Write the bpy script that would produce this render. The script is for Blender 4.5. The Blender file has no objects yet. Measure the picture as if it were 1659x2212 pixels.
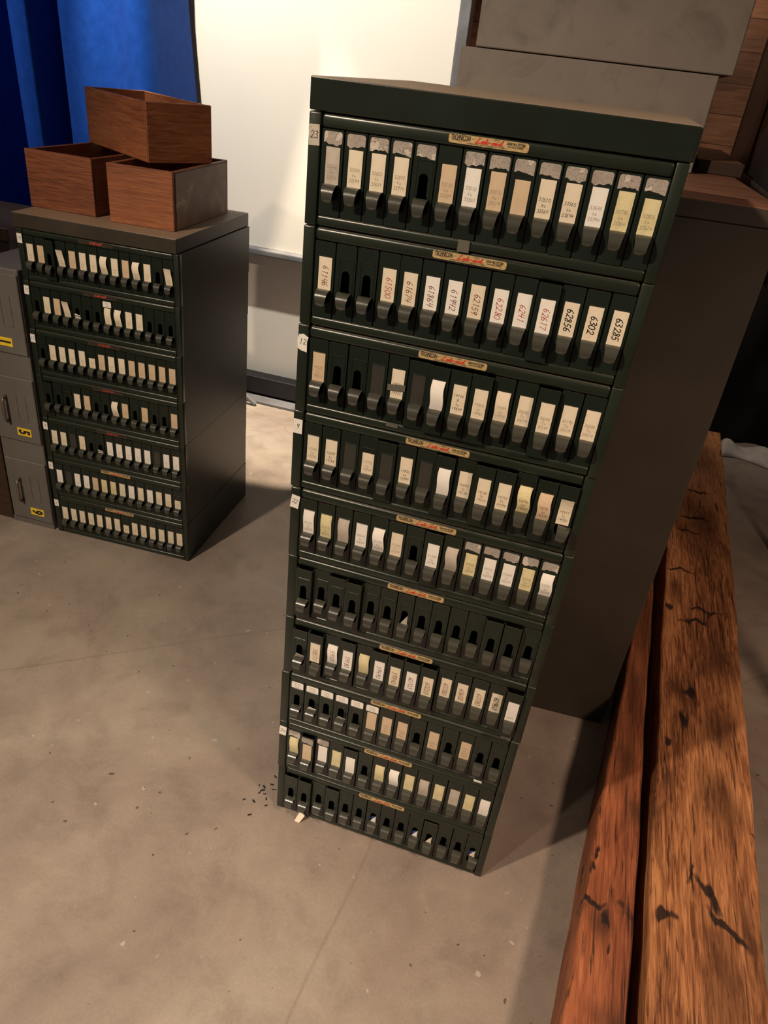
import bpy, bmesh, math, random
from mathutils import Vector, Matrix
random.seed(7)
S = bpy.context.scene
COL = S.collection

# ------------------------------------------------------------------ camera
F, YAW, PITCH, ROLL = 1591.154, -0.24083, 0.545511, -0.123841
CX, CY, CZ = 0.417045, -1.015948, 1.481051
fw = Vector((math.sin(YAW)*math.cos(PITCH), math.cos(YAW)*math.cos(PITCH), -math.sin(PITCH)))
r0 = Vector((math.cos(YAW), -math.sin(YAW), 0)); d0 = fw.cross(r0)
cr, sr = math.cos(ROLL), math.sin(ROLL)
rt = r0*cr + d0*sr; dn = d0*cr - r0*sr
cam = bpy.data.cameras.new('camera'); cam_o = bpy.data.objects.new('camera', cam); COL.objects.link(cam_o)
cam.sensor_fit = 'HORIZONTAL'; cam.sensor_width = 36; cam.lens = 36*F/1659
cam.clip_start = 0.02; cam.clip_end = 60
m = Matrix.Identity(4)
for i in range(3):
    m[i][0] = rt[i]; m[i][1] = -dn[i]; m[i][2] = -fw[i]
m[0][3], m[1][3], m[2][3] = CX, CY, CZ
cam_o.matrix_world = m
S.camera = cam_o

# ------------------------------------------------------------------ light
S.view_settings.view_transform = 'Standard'; S.view_settings.look = 'None'
S.view_settings.gamma = 1; S.view_settings.use_curve_mapping = False
S.view_settings.exposure = 0.0
w = bpy.data.worlds.new('world'); S.world = w; w.use_nodes = True
w.node_tree.nodes['Background'].inputs[0].default_value = (1.0, 0.80, 0.66, 1)
w.node_tree.nodes['Background'].inputs[1].default_value = 0.09

def spot(name, loc, target, energy, color, size, angle, blend):
    l = bpy.data.lights.new(name, 'SPOT'); o = bpy.data.objects.new(name, l); COL.objects.link(o)
    l.energy = energy; l.color = color; l.shadow_soft_size = size
    l.spot_size = math.radians(angle); l.spot_blend = blend
    o.location = loc
    o.rotation_euler = (Vector(target)-Vector(loc)).to_track_quat('-Z', 'Y').to_euler()
    return o
spot('ceiling_spot_front', (-1.3, -1.75, 2.85), (0.0, -0.05, 0.55), 430, (1.0, 0.80, 0.60), 0.05, 76, 0.8)
spot('added_floor_fill', (-0.9, -2.1, 2.7), (-0.26, -0.62, 0.0), 260, (1.0, 0.86, 0.68), 0.05, 40, 1.0)  # fill spot added to brighten the near floor, no known fixture
spot('ceiling_spot_board', (-1.19, 0.95, 2.9), (-0.84, 2.1, 1.12), 290, (1.0, 0.91, 0.78), 0.03, 51, 0.3)
spot('ceiling_spot_walkway', (-0.72, 1.80, 2.95), (-0.74, 1.80, 0.0), 760, (1.0, 0.82, 0.60), 0.03, 19, 0.12)
spot('ceiling_spot_curtain', (-2.7, 0.5, 2.8), (-1.75, 1.8, 1.35), 120, (0.85, 0.92, 1.0), 0.04, 44, 0.5)
spot('ceiling_spot_timber', (1.9, -0.9, 2.7), (0.95, 0.15, 0.0), 230, (1.0, 0.70, 0.50), 0.16, 62, 0.8)
spot('ceiling_spot_planks', (0.2, 1.9, 2.7), (0.6, 3.0, 1.3), 85, (1.0, 0.84, 0.68), 0.05, 80, 0.6)

# ------------------------------------------------------------------ materials
def mat(name, rough=0.5, metal=0.0, spec=0.5):
    m = bpy.data.materials.new(name); m.use_nodes = True
    b = m.node_tree.nodes['Principled BSDF']
    b.inputs['Roughness'].default_value = rough; b.inputs['Metallic'].default_value = metal
    b.inputs['Specular IOR Level'].default_value = spec
    return m, m.node_tree, b
def N(nt, t, **k):
    n = nt.nodes.new(t)
    for a, v in k.items():
        if a in n.inputs.keys(): n.inputs[a].default_value = v
        else: setattr(n, a, v)
    return n
def ramp(nt, fac, stops):
    r = nt.nodes.new('ShaderNodeValToRGB'); e = r.color_ramp.elements
    e[0].position, e[0].color = stops[0][0], (*stops[0][1], 1)
    e[1].position, e[1].color = stops[-1][0], (*stops[-1][1], 1)
    for p, c in stops[1:-1]:
        x = e.new(p); x.color = (*c, 1)
    nt.links.new(fac, r.inputs[0]); return r.outputs[0]
def coords(nt, scale=(1, 1, 1), rot=(0, 0, 0), loc=(0, 0, 0)):
    t = N(nt, 'ShaderNodeTexCoord'); mp = N(nt, 'ShaderNodeMapping')
    mp.inputs['Scale'].default_value = scale; mp.inputs['Rotation'].default_value = rot; mp.inputs['Location'].default_value = loc
    nt.links.new(t.outputs['Object'], mp.inputs[0]); return mp.outputs[0]
def noise(nt, vec, scale, detail=4, rough=0.55, dist=0.0):
    n = N(nt, 'ShaderNodeTexNoise'); n.inputs['Scale'].default_value = scale; n.inputs['Detail'].default_value = detail
    n.inputs['Roughness'].default_value = rough; n.inputs['Distortion'].default_value = dist
    nt.links.new(vec, n.inputs['Vector']); return n.outputs['Fac']
def mix(nt, fac, a, b, mode='MIX'):
    x = nt.nodes.new('ShaderNodeMix'); x.data_type = 'RGBA'; x.blend_type = mode
    for s, v in ((x.inputs[0], fac), (x.inputs[6], a), (x.inputs[7], b)):
        if hasattr(v, 'links') or hasattr(v, 'is_linked'): nt.links.new(v, s)
        elif isinstance(v, (int, float)): s.default_value = v
        else: s.default_value = (*v, 1)
    return x.outputs[2]
def bump(nt, b, h, strength, dist=0.001):
    n = N(nt, 'ShaderNodeBump'); n.inputs['Strength'].default_value = strength; n.inputs['Distance'].default_value = dist
    nt.links.new(h, n.inputs['Height']); nt.links.new(n.outputs[0], b.inputs['Normal'])

def painted(name, c, rough, var=0.25, chips=None, dust=None, bs=0.15, spec=0.5, smudge=None):
    m, nt, b = mat(name, rough, 0, spec)
    v = coords(nt); n1 = noise(nt, v, 9, 5)
    lo = tuple(x*(1-var) for x in c); hi = tuple(x*(1+var) for x in c)
    col = ramp(nt, n1, [(0.3, lo), (0.7, hi)])
    if smudge:
        sv = coords(nt, loc=(2.3, 0, 0.4)); k = ramp(nt, noise(nt, sv, 7, 5, 0.6, 1.0), [(0.56, (0, 0, 0)), (0.72, (0.7, 0.7, 0.7))]); col = mix(nt, k, col, smudge)
    if chips:
        n2 = noise(nt, v, 160, 3); n3 = noise(nt, v, 14, 2)
        mm = N(nt, 'ShaderNodeMath', operation='MULTIPLY'); nt.links.new(n2, mm.inputs[0]); nt.links.new(n3, mm.inputs[1])
        k = ramp(nt, mm.outputs[0], [(0.455, (0, 0, 0)), (0.475, (1, 1, 1))])
        col = mix(nt, k, col, chips)
    if dust:
        g = N(nt, 'ShaderNodeNewGeometry'); sp = N(nt, 'ShaderNodeSeparateXYZ'); nt.links.new(g.outputs['Normal'], sp.inputs[0])
        k = ramp(nt, sp.outputs['Z'], [(0.75, (0, 0, 0)), (0.95, (0.85, 0.85, 0.85))])
        col = mix(nt, k, col, dust)
        rr = ramp(nt, sp.outputs['Z'], [(0.75, (rough,)*3), (0.95, (0.6, 0.6, 0.6))]); nt.links.new(rr, b.inputs['Roughness'])
    nt.links.new(col, b.inputs['Base Color'])
    bump(nt, b, noise(nt, v, 420, 2), bs, 0.0004)
    return m
GREEN = painted('green_enamel', (0.0105, 0.0155, 0.0098), 0.33, chips=(0.14, 0.13, 0.10), dust=(0.055, 0.050, 0.036))
GREEN_D = painted('green_drawer_enamel', (0.0085, 0.0130, 0.0088), 0.26, dust=(0.05, 0.045, 0.033))
PULLM = painted('pull_reflection_tone', (0.040, 0.040, 0.031), 0.22, spec=0.8)  # green pulls, brownish grey of their reflections put into the base colour
LIDM = painted('lid_enamel', (0.0085, 0.0125, 0.0085), 0.24, dust=(0.30, 0.22, 0.155))  # real dust on top, its tone raised to paint in the grazing sheen
LIDB = painted('brown_dusted_lid_enamel', (0.034, 0.027, 0.019), 0.34, dust=(0.24, 0.16, 0.105))
GREY = painted('grey_cabinet_paint', (0.200, 0.170, 0.145), 0.48, var=0.07, smudge=(0.10, 0.082, 0.066))
GREYF = painted('grey_card_cabinet_paint', (0.12, 0.11, 0.10), 0.45, var=0.1)
DARKC = painted('dark_cabinet_paint', (0.040, 0.033, 0.025), 0.5, var=0.15)
BLACK = painted('black_paint', (0.012, 0.010, 0.012), 0.5)
BLACKF = painted('charcoal_frame_paint', (0.035, 0.032, 0.030), 0.45)
RAIL = painted('grey_rail_metal', (0.14, 0.14, 0.15), 0.35)
HANDLE = painted('bronze_handle', (0.10, 0.075, 0.055), 0.35, spec=0.8)

def flat(name, c, rough=0.6, metal=0.0, spec=0.3):
    m, nt, b = mat(name, rough, metal, spec); v = coords(nt)
    col = ramp(nt, noise(nt, v, 40, 4), [(0.3, tuple(x*0.92 for x in c)), (0.7, tuple(min(1, x*1.06) for x in c))])
    nt.links.new(col, b.inputs['Base Color']); return m
def paper(name, c, stain, amt=0.5):
    m, nt, b = mat(name, 0.42, 0, 0.4); v = coords(nt); b.inputs['Coat Weight'].default_value = 0.25; b.inputs['Coat Roughness'].default_value = 0.15
    sp = ramp(nt, noise(nt, v, 1100, 3), [(0.57, (0, 0, 0)), (0.66, (amt, amt, amt))])
    bl = ramp(nt, noise(nt, v, 45, 4), [(0.45, (0, 0, 0)), (0.8, (amt, amt, amt))])
    col = mix(nt, bl, c, stain); col = mix(nt, sp, col, tuple(x*0.4 for x in stain))
    nt.links.new(col, b.inputs['Base Color']); return m
P = {'c': paper('cream_card', (0.68, 0.60, 0.47), (0.50, 0.40, 0.24)),
     't': paper('tan_card', (0.56, 0.43, 0.29), (0.42, 0.30, 0.18)),
     'w': paper('white_card', (0.74, 0.71, 0.66), (0.55, 0.50, 0.42), 0.35),
     'y': paper('yellowed_card', (0.64, 0.57, 0.34), (0.40, 0.33, 0.16), 0.7),
     'g': paper('grimy_card', (0.46, 0.41, 0.35), (0.25, 0.21, 0.16), 0.7)}
FILM = flat('dark_film', (0.035, 0.033, 0.028), 0.25, spec=0.6)
TAPE = flat('aged_tape', (0.10, 0.095, 0.075), 0.4)
INKS = {'b': flat('black_ink', (0.02, 0.02, 0.02)), 'r': flat('red_ink', (0.42, 0.05, 0.03)), 'm': flat('maroon_ink', (0.18, 0.04, 0.03)),
        'p': flat('faded_pencil', (0.34, 0.28, 0.21)), 'y': flat('yellow_tape', (0.75, 0.52, 0.03))}
BLUEP = flat('blue_paper', (0.03, 0.07, 0.30))
def patch_mat():
    m, nt, b = mat('torn_paper_residue', 0.75, 0, 0.2); v = coords(nt)
    oi = N(nt, 'ShaderNodeObjectInfo'); ad = N(nt, 'ShaderNodeVectorMath', operation='ADD'); nt.links.new(v, ad.inputs[0]); nt.links.new(oi.outputs['Location'], ad.inputs[1])
    n = noise(nt, ad.outputs[0], 38, 6, 0.55, 0.4)
    col = ramp(nt, n, [(0.43, (0.50, 0.44, 0.385)), (0.442, (0.17, 0.145, 0.125)), (0.46, (0.34, 0.30, 0.262)), (0.75, (0.25, 0.215, 0.19))])
    sp = ramp(nt, noise(nt, v, 700, 2), [(0.55, (1, 1, 1)), (0.7, (0.45, 0.42, 0.4))])
    nt.links.new(mix(nt, 1.0, col, sp, 'MULTIPLY'), b.inputs['Base Color']); return m
PATCH = patch_mat()
def brass():
    m, nt, b = mat('aged_brass', 0.38, 0.35, 0.5); v = coords(nt, (1, 1, 3))
    col = ramp(nt, noise(nt, v, 90, 5, 0.6), [(0.32, (0.16, 0.10, 0.045)), (0.48, (0.52, 0.37, 0.17)), (0.7, (0.70, 0.53, 0.27))])
    nt.links.new(col, b.inputs['Base Color']); return m
BRASS = brass()

def wood(name, stops, axis='x', grain=60, big=4, rough=0.5, char=None, bstr=0.5, dist=0.002, gloss=0.4, seed=0, marks=(), browns=()):
    m, nt, b = mat(name, rough, 0, gloss)
    sc = {'x': (0.06, 1, 1), 'y': (1, 0.06, 1), 'z': (1, 1, 0.06)}[axis]
    sc2 = {'x': (0.25, 1, 1), 'y': (1, 0.25, 1), 'z': (1, 1, 0.25)}[axis]
    l = (seed*1.7, seed*2.3, seed*0.9)
    v = coords(nt, sc, loc=l); v2 = coords(nt, sc2, loc=l)
    n1 = noise(nt, v, grain, 5, 0.6, 1.2); n2 = noise(nt, v2, big, 3, 0.5, 1.0)
    a = N(nt, 'ShaderNodeMath', operation='MULTIPLY_ADD'); nt.links.new(n1, a.inputs[0]); a.inputs[1].default_value = 0.65
    q = N(nt, 'ShaderNodeMath', operation='MULTIPLY'); nt.links.new(n2, q.inputs[0]); q.inputs[1].default_value = 0.45
    nt.links.new(q.outputs[0], a.inputs[2])
    col = ramp(nt, a.outputs[0], stops)
    if char:
        v3 = coords(nt, sc2, loc=(l[0]+3, l[1], l[2])); n3 = noise(nt, v3, char[0], 5, 0.65, 1.5)
        k = ramp(nt, n3, [(char[1], (0, 0, 0)), (char[1]+0.09, (0.93, 0.93, 0.93))])
        col = mix(nt, k, col, (0.012, 0.009, 0.008))
        v4 = coords(nt, sc, loc=(l[0]+7, l[1], l[2])); n4 = noise(nt, v4, grain*0.8, 3, 0.5, 0.5)
        k2 = ramp(nt, n4, [(0.62, (0, 0, 0)), (0.68, (0.8, 0.8, 0.8))])
        col = mix(nt, k2, col, (0.02, 0.012, 0.008))
    def blobs(lst, col, c, soft):
        base = N(nt, 'ShaderNodeTexCoord').outputs['Object']
        wn = N(nt, 'ShaderNodeTexNoise'); wn.inputs['Scale'].default_value = 28; wn.inputs['Detail'].default_value = 5
        nt.links.new(coords(nt, (1, 0.35, 1)), wn.inputs['Vector'])
        sub = N(nt, 'ShaderNodeVectorMath', operation='SUBTRACT'); nt.links.new(wn.outputs['Color'], sub.inputs[0]); sub.inputs[1].default_value = (0.5, 0.5, 0.5)
        scl = N(nt, 'ShaderNodeVectorMath', operation='SCALE'); nt.links.new(sub.outputs[0], scl.inputs[0]); scl.inputs['Scale'].default_value = 0.09
        ad = N(nt, 'ShaderNodeVectorMath', operation='ADD'); nt.links.new(base, ad.inputs[0]); nt.links.new(scl.outputs[0], ad.inputs[1])
        last = None
        for (x, y, rx, ry, an) in lst:
            mp = N(nt, 'ShaderNodeMapping'); mp.vector_type = 'TEXTURE'
            mp.inputs['Location'].default_value = (x, y, 0); mp.inputs['Rotation'].default_value = (0, 0, math.radians(an)); mp.inputs['Scale'].default_value = (rx, ry, 9)
            nt.links.new(ad.outputs[0], mp.inputs[0])
            ln = N(nt, 'ShaderNodeVectorMath', operation='LENGTH'); nt.links.new(mp.outputs[0], ln.inputs[0]); o_ = ln.outputs['Value']
            if last is None: last = o_
            else:
                mn = N(nt, 'ShaderNodeMath', operation='MINIMUM'); nt.links.new(last, mn.inputs[0]); nt.links.new(o_, mn.inputs[1]); last = mn.outputs[0]
        k = ramp(nt, last, [(1.0-soft, (0.92, 0.92, 0.92)), (1.0, (0, 0, 0))]) if soft < 0.9 else ramp(nt, last, [(0.2, (0.75, 0.75, 0.75)), (1.0, (0, 0, 0))])
        return mix(nt, k, col, c)
    if browns: col = blobs(browns, col, (0.055, 0.020, 0.009), 0.95)
    if marks: col = blobs(marks, col, (0.010, 0.007, 0.007), 0.4)
    nt.links.new(col, b.inputs['Base Color'])
    bump(nt, b, n1, bstr, dist)
    return m
BOXW = [(0.33, (0.045, 0.013, 0.006)), (0.47, (0.145, 0.044, 0.017)), (0.62, (0.24, 0.080, 0.030)), (0.80, (0.32, 0.12, 0.048))]
BEAMW = [(0.36, (0.035, 0.012, 0.006)), (0.47, (0.20, 0.075, 0.030)), (0.58, (0.40, 0.170, 0.068)), (0.75, (0.58, 0.29, 0.13))]
BEAML = [(0.37, (0.035, 0.010, 0.005)), (0.48, (0.17, 0.050, 0.022)), (0.62, (0.30, 0.095, 0.038)), (0.8, (0.42, 0.16, 0.07))]
DKW = [(0.3, (0.02, 0.010, 0.006)), (0.8, (0.06, 0.03, 0.018))]
RED = [(0.3, (0.10, 0.04, 0.022)), (0.55, (0.22, 0.10, 0.06)), (0.8, (0.32, 0.16, 0.10))]
PLK = [(0.3, (0.06, 0.025, 0.014)), (0.5, (0.16, 0.07, 0.035)), (0.7, (0.26, 0.13, 0.07)), (0.85, (0.36, 0.22, 0.13))]
W_BOX = [wood('redwood_grain_a', BOXW, 'x', 170, 6, 0.55, seed=1), wood('redwood_grain_b', BOXW, 'x', 170, 6, 0.55, seed=2), wood('redwood_grain_c', BOXW, 'x', 170, 6, 0.55, seed=3)]
W_BOXY = [wood('redwood_side_grain_a', BOXW, 'y', 170, 6, 0.55, seed=4), wood('redwood_side_grain_b', BOXW, 'y', 170, 6, 0.55, seed=5), wood('redwood_side_grain_c', BOXW, 'y', 170, 6, 0.55, seed=6)]
W_BEAMR = wood('charred_fir_beam', BEAMW, 'y', 150, 5, 0.5, char=(8.0, 0.60), bstr=0.8, dist=0.003, seed=8,
    marks=[(.835, -.045, .018, .016, 10), (.915, .02, .011, .05, 40), (.945, -.035, .011, .055, 52), (.88, .055, .006, .03, 0), (.905, -.27, .008, .05, 0), (.842, .42, .014, .016, 0), (.875, .50, .016, .03, 20),
           (.90, .62, .02, .02, 0), (.855, 1.0, .012, .02, 0), (.93, .95, .05, .010, 0), (.97, 1.02, .06, .008, 5), (.90, 1.22, .05, .009, 0), (.94, 1.5, .06, .008, 4), (.96, 1.62, .07, .014, 0), (.99, 1.85, .05, .01, 0), (.98, 2.1, .03, .05, 0), (1.03, .20, .02, .006, 0)],
    browns=[(.93, -.13, .045, .16, 0), (.99, -.05, .03, .2, 0), (.95, .28, .07, .13, 10), (.96, .5, .07, .12, 0), (.87, .62, .05, .07, 0), (.84, .30, .02, .06, 0), (.99, .8, .07, .15, 0), (.88, 1.1, .03, .1, 0), (1.0, 1.6, .1, .3, 0), (1.03, 2.2, .12, .35, 0), (.93, -.35, .06, .1, 0)])
W_BEAML = wood('reddish_fir_beam', BEAML, 'y', 150, 6, 0.55, char=(9.0, 0.62), bstr=0.9, dist=0.003, seed=11,
    marks=[(.694, -.065, .022, .010, 10), (.712, -.10, .006, .035, 0), (.697, .02, .008, .012, 0), (.70, .05, .008, .016, 0), (.716, -.16, .006, .01, 0)],
    browns=[(.705, -.11, .03, .06, 0), (.76, .18, .03, .07, 0), (.745, .3, .04, .12, 0), (.76, .55, .05, .25, 0), (.79, .9, .06, .4, 0), (.74, -.28, .04, .05, 0)])
W_DARK = wood('dark_stained_wood', DKW, 'x', 50, 4, 0.6, seed=3)
W_TOP = wood('reddish_tabletop', RED, 'x', 40, 4, 0.5, seed=13)
W_ROUGH = wood('rough_dark_sawn_wood', DKW, 'x', 30, 9, 0.8, seed=5, bstr=1.0)

def concrete():
    m, nt, b = mat('polished_concrete', 0.42, 0, 0.35); v = coords(nt)
    n1 = noise(nt, v, 1.6, 6, 0.6, 0.6); n2 = noise(nt, v, 7, 8, 0.65, 0.4); n3 = noise(nt, v, 160, 3)
    c1 = ramp(nt, n1, [(0.30, (0.172, 0.133, 0.112)), (0.50, (0.238, 0.192, 0.160)), (0.70, (0.305, 0.262, 0.214))])
    c2 = ramp(nt, n2, [(0.34, (0.80, 0.79, 0.78)), (0.5, (0.97, 0.97, 0.97)), (0.62, (1.02, 1.02, 1.0)), (0.72, (1.18, 1.17, 1.15))])
    col = mix(nt, 1.0, c1, c2, 'MULTIPLY')
    c3 = ramp(nt, n3, [(0.3, (0.93, 0.93, 0.93)), (0.7, (1.06, 1.06, 1.06))]); col = mix(nt, 1.0, col, c3, 'MULTIPLY')
    sp = ramp(nt, noise(nt, v, 38, 2, 0.4), [(0.735, (0, 0, 0)), (0.76, (0.6, 0.6, 0.6))]); col = mix(nt, sp, col, (0.42, 0.37, 0.31))
    ds = ramp(nt, noise(nt, coords(nt, loc=(9, 4, 0)), 55, 2, 0.4), [(0.745, (0, 0, 0)), (0.76, (0.8, 0.8, 0.8))]); col = mix(nt, ds, col, (0.05, 0.04, 0.035))
    # hairline cracks
    vo = N(nt, 'ShaderNodeTexVoronoi', feature='DISTANCE_TO_EDGE'); vo.inputs['Scale'].default_value = 0.9
    wv = mix(nt, 0.12, v, N(nt, 'ShaderNodeTexNoise', Scale=5.0).outputs['Color']); nt.links.new(wv, vo.inputs['Vector'])
    ck = ramp(nt, vo.outputs['Distance'], [(0.0, (0.25, 0.25, 0.25)), (0.002, (0, 0, 0))]); col = mix(nt, ck, col, (0.08, 0.06, 0.05))
    nt.links.new(col, b.inputs['Base Color'])
    rr = ramp(nt, n2, [(0.3, (0.34, 0.34, 0.34)), (0.7, (0.55, 0.55, 0.55))]); nt.links.new(rr, b.inputs['Roughness'])
    bump(nt, b, n2, 0.12, 0.002); return m
CONC = concrete()
def plain(name, c, rough):
    m, nt, b = mat(name, rough, 0, 0.3); v = coords(nt)
    nt.links.new(ramp(nt, noise(nt, v, 2.5, 3), [(0.3, tuple(x*0.98 for x in c)), (0.7, tuple(x*1.02 for x in c))]), b.inputs['Base Color']); return m
WHITE = plain('white_board_surface', (0.78, 0.74, 0.67), 0.4)
WHITEW = plain('white_wall_paint', (0.76, 0.72, 0.65), 0.6)
def planks():
    m, nt, b = mat('reclaimed_plank_wall', 0.6, 0, 0.3)
    br = N(nt, 'ShaderNodeTexBrick'); br.inputs['Scale'].default_value = 1.0
    br.inputs['Brick Width'].default_value = 1.3; br.inputs['Row Height'].default_value = 0.12; br.inputs['Mortar Size'].default_value = 0.0015
    br.inputs['Color1'].default_value = (0.55, 0.55, 0.55, 1); br.inputs['Color2'].default_value = (1.25, 1.2, 1.15, 1); br.inputs['Mortar'].default_value = (0.08, 0.08, 0.08, 1)
    v = coords(nt, rot=(math.radians(90), 0, 0)); nt.links.new(v, br.inputs['Vector'])
    n1 = noise(nt, coords(nt, (0.08, 1, 1)), 45, 5, 0.6, 1.3); n2 = noise(nt, coords(nt), 4, 3)
    a = N(nt, 'ShaderNodeMath', operation='ADD'); nt.links.new(n1, a.inputs[0]); nt.links.new(n2, a.inputs[1])
    hh = N(nt, 'ShaderNodeMath', operation='MULTIPLY'); nt.links.new(a.outputs[0], hh.inputs[0]); hh.inputs[1].default_value = 0.5
    col = mix(nt, 1.0, ramp(nt, hh.outputs[0], PLK), br.outputs['Color'], 'MULTIPLY')
    nt.links.new(col, b.inputs['Base Color']); bump(nt, b, n1, 0.5, 0.002); return m
PLANK = planks()
def velvet():
    m, nt, b = mat('blue_velvet', 0.85, 0, 0.1); v = coords(nt)
    col = ramp(nt, noise(nt, v, 30, 4), [(0.3, (0.005, 0.046, 0.26)), (0.7, (0.009, 0.064, 0.33))])
    nt.links.new(col, b.inputs['Base Color']); b.inputs['Sheen Weight'].default_value = 0.03
    bump(nt, b, noise(nt, v, 300, 2), 0.2, 0.001); return m
VELVET = velvet()
DRAPE = flat('black_drape', (0.008, 0.007, 0.008), 0.9)
CLOTHM = flat('dusty_white_cloth', (0.42, 0.38, 0.36), 0.8)
def smeared():
    m, nt, b = mat('smeared_metal_panel', 0.5, 0.0, 0.3); v = coords(nt)
    col = ramp(nt, noise(nt, v, 9, 4, 0.6, 1.5), [(0.30, (0.20, 0.11, 0.07)), (0.52, (0.34, 0.20, 0.13)), (0.64, (0.40, 0.26, 0.17)), (0.72, (0.65, 0.50, 0.35))])
    nt.links.new(col, b.inputs['Base Color']); return m
SMEAR = smeared()

# ------------------------------------------------------------------ mesh helpers
class MB:
    def __init__(s): s.v = []; s.f = []; s.m = []
    def add(s, vs, fs, mi=0, M=None):
        o = len(s.v)
        s.v += [tuple(M @ Vector(p)) if M else tuple(p) for p in vs]
        s.f += [tuple(o+i for i in f) for f in fs]; s.m += [mi]*len(fs)
    def box(s, a, b, mi=0, bev=0.0, M=None, seg=1):
        x0, y0, z0 = a; x1, y1, z1 = b
        vs = [(x, y, z) for x in (x0, x1) for y in (y0, y1) for z in (z0, z1)]
        fs = [(0, 1, 3, 2), (4, 6, 7, 5), (0, 4, 5, 1), (2, 3, 7, 6), (0, 2, 6, 4), (1, 5, 7, 3)]
        if bev > 0:
            bm = bmesh.new(); vv = [bm.verts.new(p) for p in vs]
            for f in fs: bm.faces.new([vv[i] for i in f])
            bmesh.ops.bevel(bm, geom=bm.edges[:], offset=bev, segments=seg, affect='EDGES', profile=0.5)
            bm.verts.index_update()
            vs = [tuple(q.co) for q in bm.verts]; fs = [tuple(q.index for q in f.verts) for f in bm.faces]; bm.free()
        s.add(vs, fs, mi, M)
    def prism(s, pts, axis, a, b, mi=0, M=None):
        n = len(pts)
        def pt(p, t):
            return {'y': (p[0], t, p[1]), 'x': (t, p[0], p[1]), 'z': (p[0], p[1], t)}[axis]
        vs = [pt(p, a) for p in pts] + [pt(p, b) for p in pts]
        fs = [tuple(range(n)), tuple(range(2*n-1, n-1, -1))] + [(i, i+n, (i+1) % n+n, (i+1) % n) for i in range(n)]
        s.add(vs, fs, mi, M)
    def tube(s, pts, r, mi=0, k=8):
        pts = [Vector(p) for p in pts]; rings = []; o = len(s.v)
        for i, p in enumerate(pts):
            t = (pts[min(i+1, len(pts)-1)]-pts[max(i-1, 0)]).normalized()
            u = t.cross(Vector((0.13, 0.2, 1))).normalized(); v = t.cross(u)
            for j in range(k):
                a = 2*math.pi*j/k; s.v.append(tuple(p+u*(r*math.cos(a))+v*(r*math.sin(a))))
        for i in range(len(pts)-1):
            for j in range(k):
                s.f.append((o+i*k+j, o+i*k+(j+1) % k, o+(i+1)*k+(j+1) % k, o+(i+1)*k+j)); s.m.append(mi)
        s.f.append(tuple(o+j for j in range(k))); s.m.append(mi)
        s.f.append(tuple(o+(len(pts)-1)*k+k-1-j for j in range(k))); s.m.append(mi)
    def mesh(s, name, mats, smooth=False):
        me = bpy.data.meshes.new(name); me.from_pydata(s.v, [], s.f)
        for q in mats: me.materials.append(q)
        me.polygons.foreach_set('material_index', s.m)
        bm = bmesh.new(); bm.from_mesh(me); bmesh.ops.recalc_face_normals(bm, faces=bm.faces[:]); bm.to_mesh(me); bm.free()
        if smooth: me.polygons.foreach_set('use_smooth', [True]*len(me.polygons))
        me.update(); return me
def link(name, me, parent=None, loc=(0, 0, 0), rz=0):
    o = bpy.data.objects.new(name, me); COL.objects.link(o); o.location = loc; o.rotation_euler = (0, 0, rz)
    if parent: o.parent = parent
    return o
def thing(o, label, cat, group=None):
    o['label'] = label; o['category'] = cat
    if group: o['group'] = group
    return o
def struct(o): o['kind'] = 'structure'; return o
def empty(name, loc, rz=0): return link(name, None, None, loc, rz)

# ------------------------------------------------------------------ writing
G = {
 '0': [[(.3, 1), (.08, .8), (.03, .45), (.12, .1), (.32, 0), (.52, .2), (.57, .55), (.48, .88), (.3, 1)]],
 '1': [[(.22, .85), (.36, 1), (.26, 0)]],
 '2': [[(.08, .8), (.25, 1), (.5, .92), (.5, .65), (.28, .3), (.05, .03), (.3, .08), (.6, 0)]],
 '3': [[(.1, .92), (.4, 1), (.52, .8), (.25, .55), (.5, .4), (.48, .1), (.2, 0), (.02, .12)]],
 '4': [[(.15, 1), (.05, .45), (.55, .5)], [(.52, 1), (.4, 0)]],
 '5': [[(.55, 1), (.2, .97), (.12, .55), (.42, .58), (.5, .3), (.35, .03), (.05, .05)]],
 '6': [[(.45, 1), (.15, .7), (.05, .25), (.2, 0), (.48, .12), (.48, .4), (.25, .5), (.08, .3)]],
 '7': [[(.05, .95), (.55, 1), (.35, .5), (.22, 0)]],
 '8': [[(.48, .85), (.25, 1), (.1, .8), (.45, .45), (.45, .1), (.2, 0), (.08, .2), (.4, .6), (.48, .85)]],
 '9': [[(.5, .9), (.2, 1), (.08, .72), (.25, .52), (.5, .75), (.5, 1), (.42, .4), (.3, 0)]],
 't': [[(.3, .8), (.22, .1), (.4, .05)], [(.1, .5), (.5, .55)]],
 'T': [[(.02, .95), (.6, 1)], [(.32, .97), (.26, 0)]],
 'o': [[(.3, .5), (.1, .3), (.2, .02), (.45, .1), (.48, .4), (.3, .5)]],
 'B': [[(.1, 0), (.15, 1), (.5, .85), (.2, .5), (.55, .3), (.4, .02), (.1, 0)]],
 'I': [[(.3, 1), (.28, 0)]], 'C': [[(.55, .85), (.3, 1), (.08, .5), (.25, 0), (.55, .1)]],
 'A': [[(.02, 0), (.3, 1), (.55, 0)], [(.12, .4), (.5, .4)]],
 '~': [[(.0, .3), (.15, .6), (.25, .25), (.4, .6), (.5, .3), (.62, .5)]],
 ' ': [],
}
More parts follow.
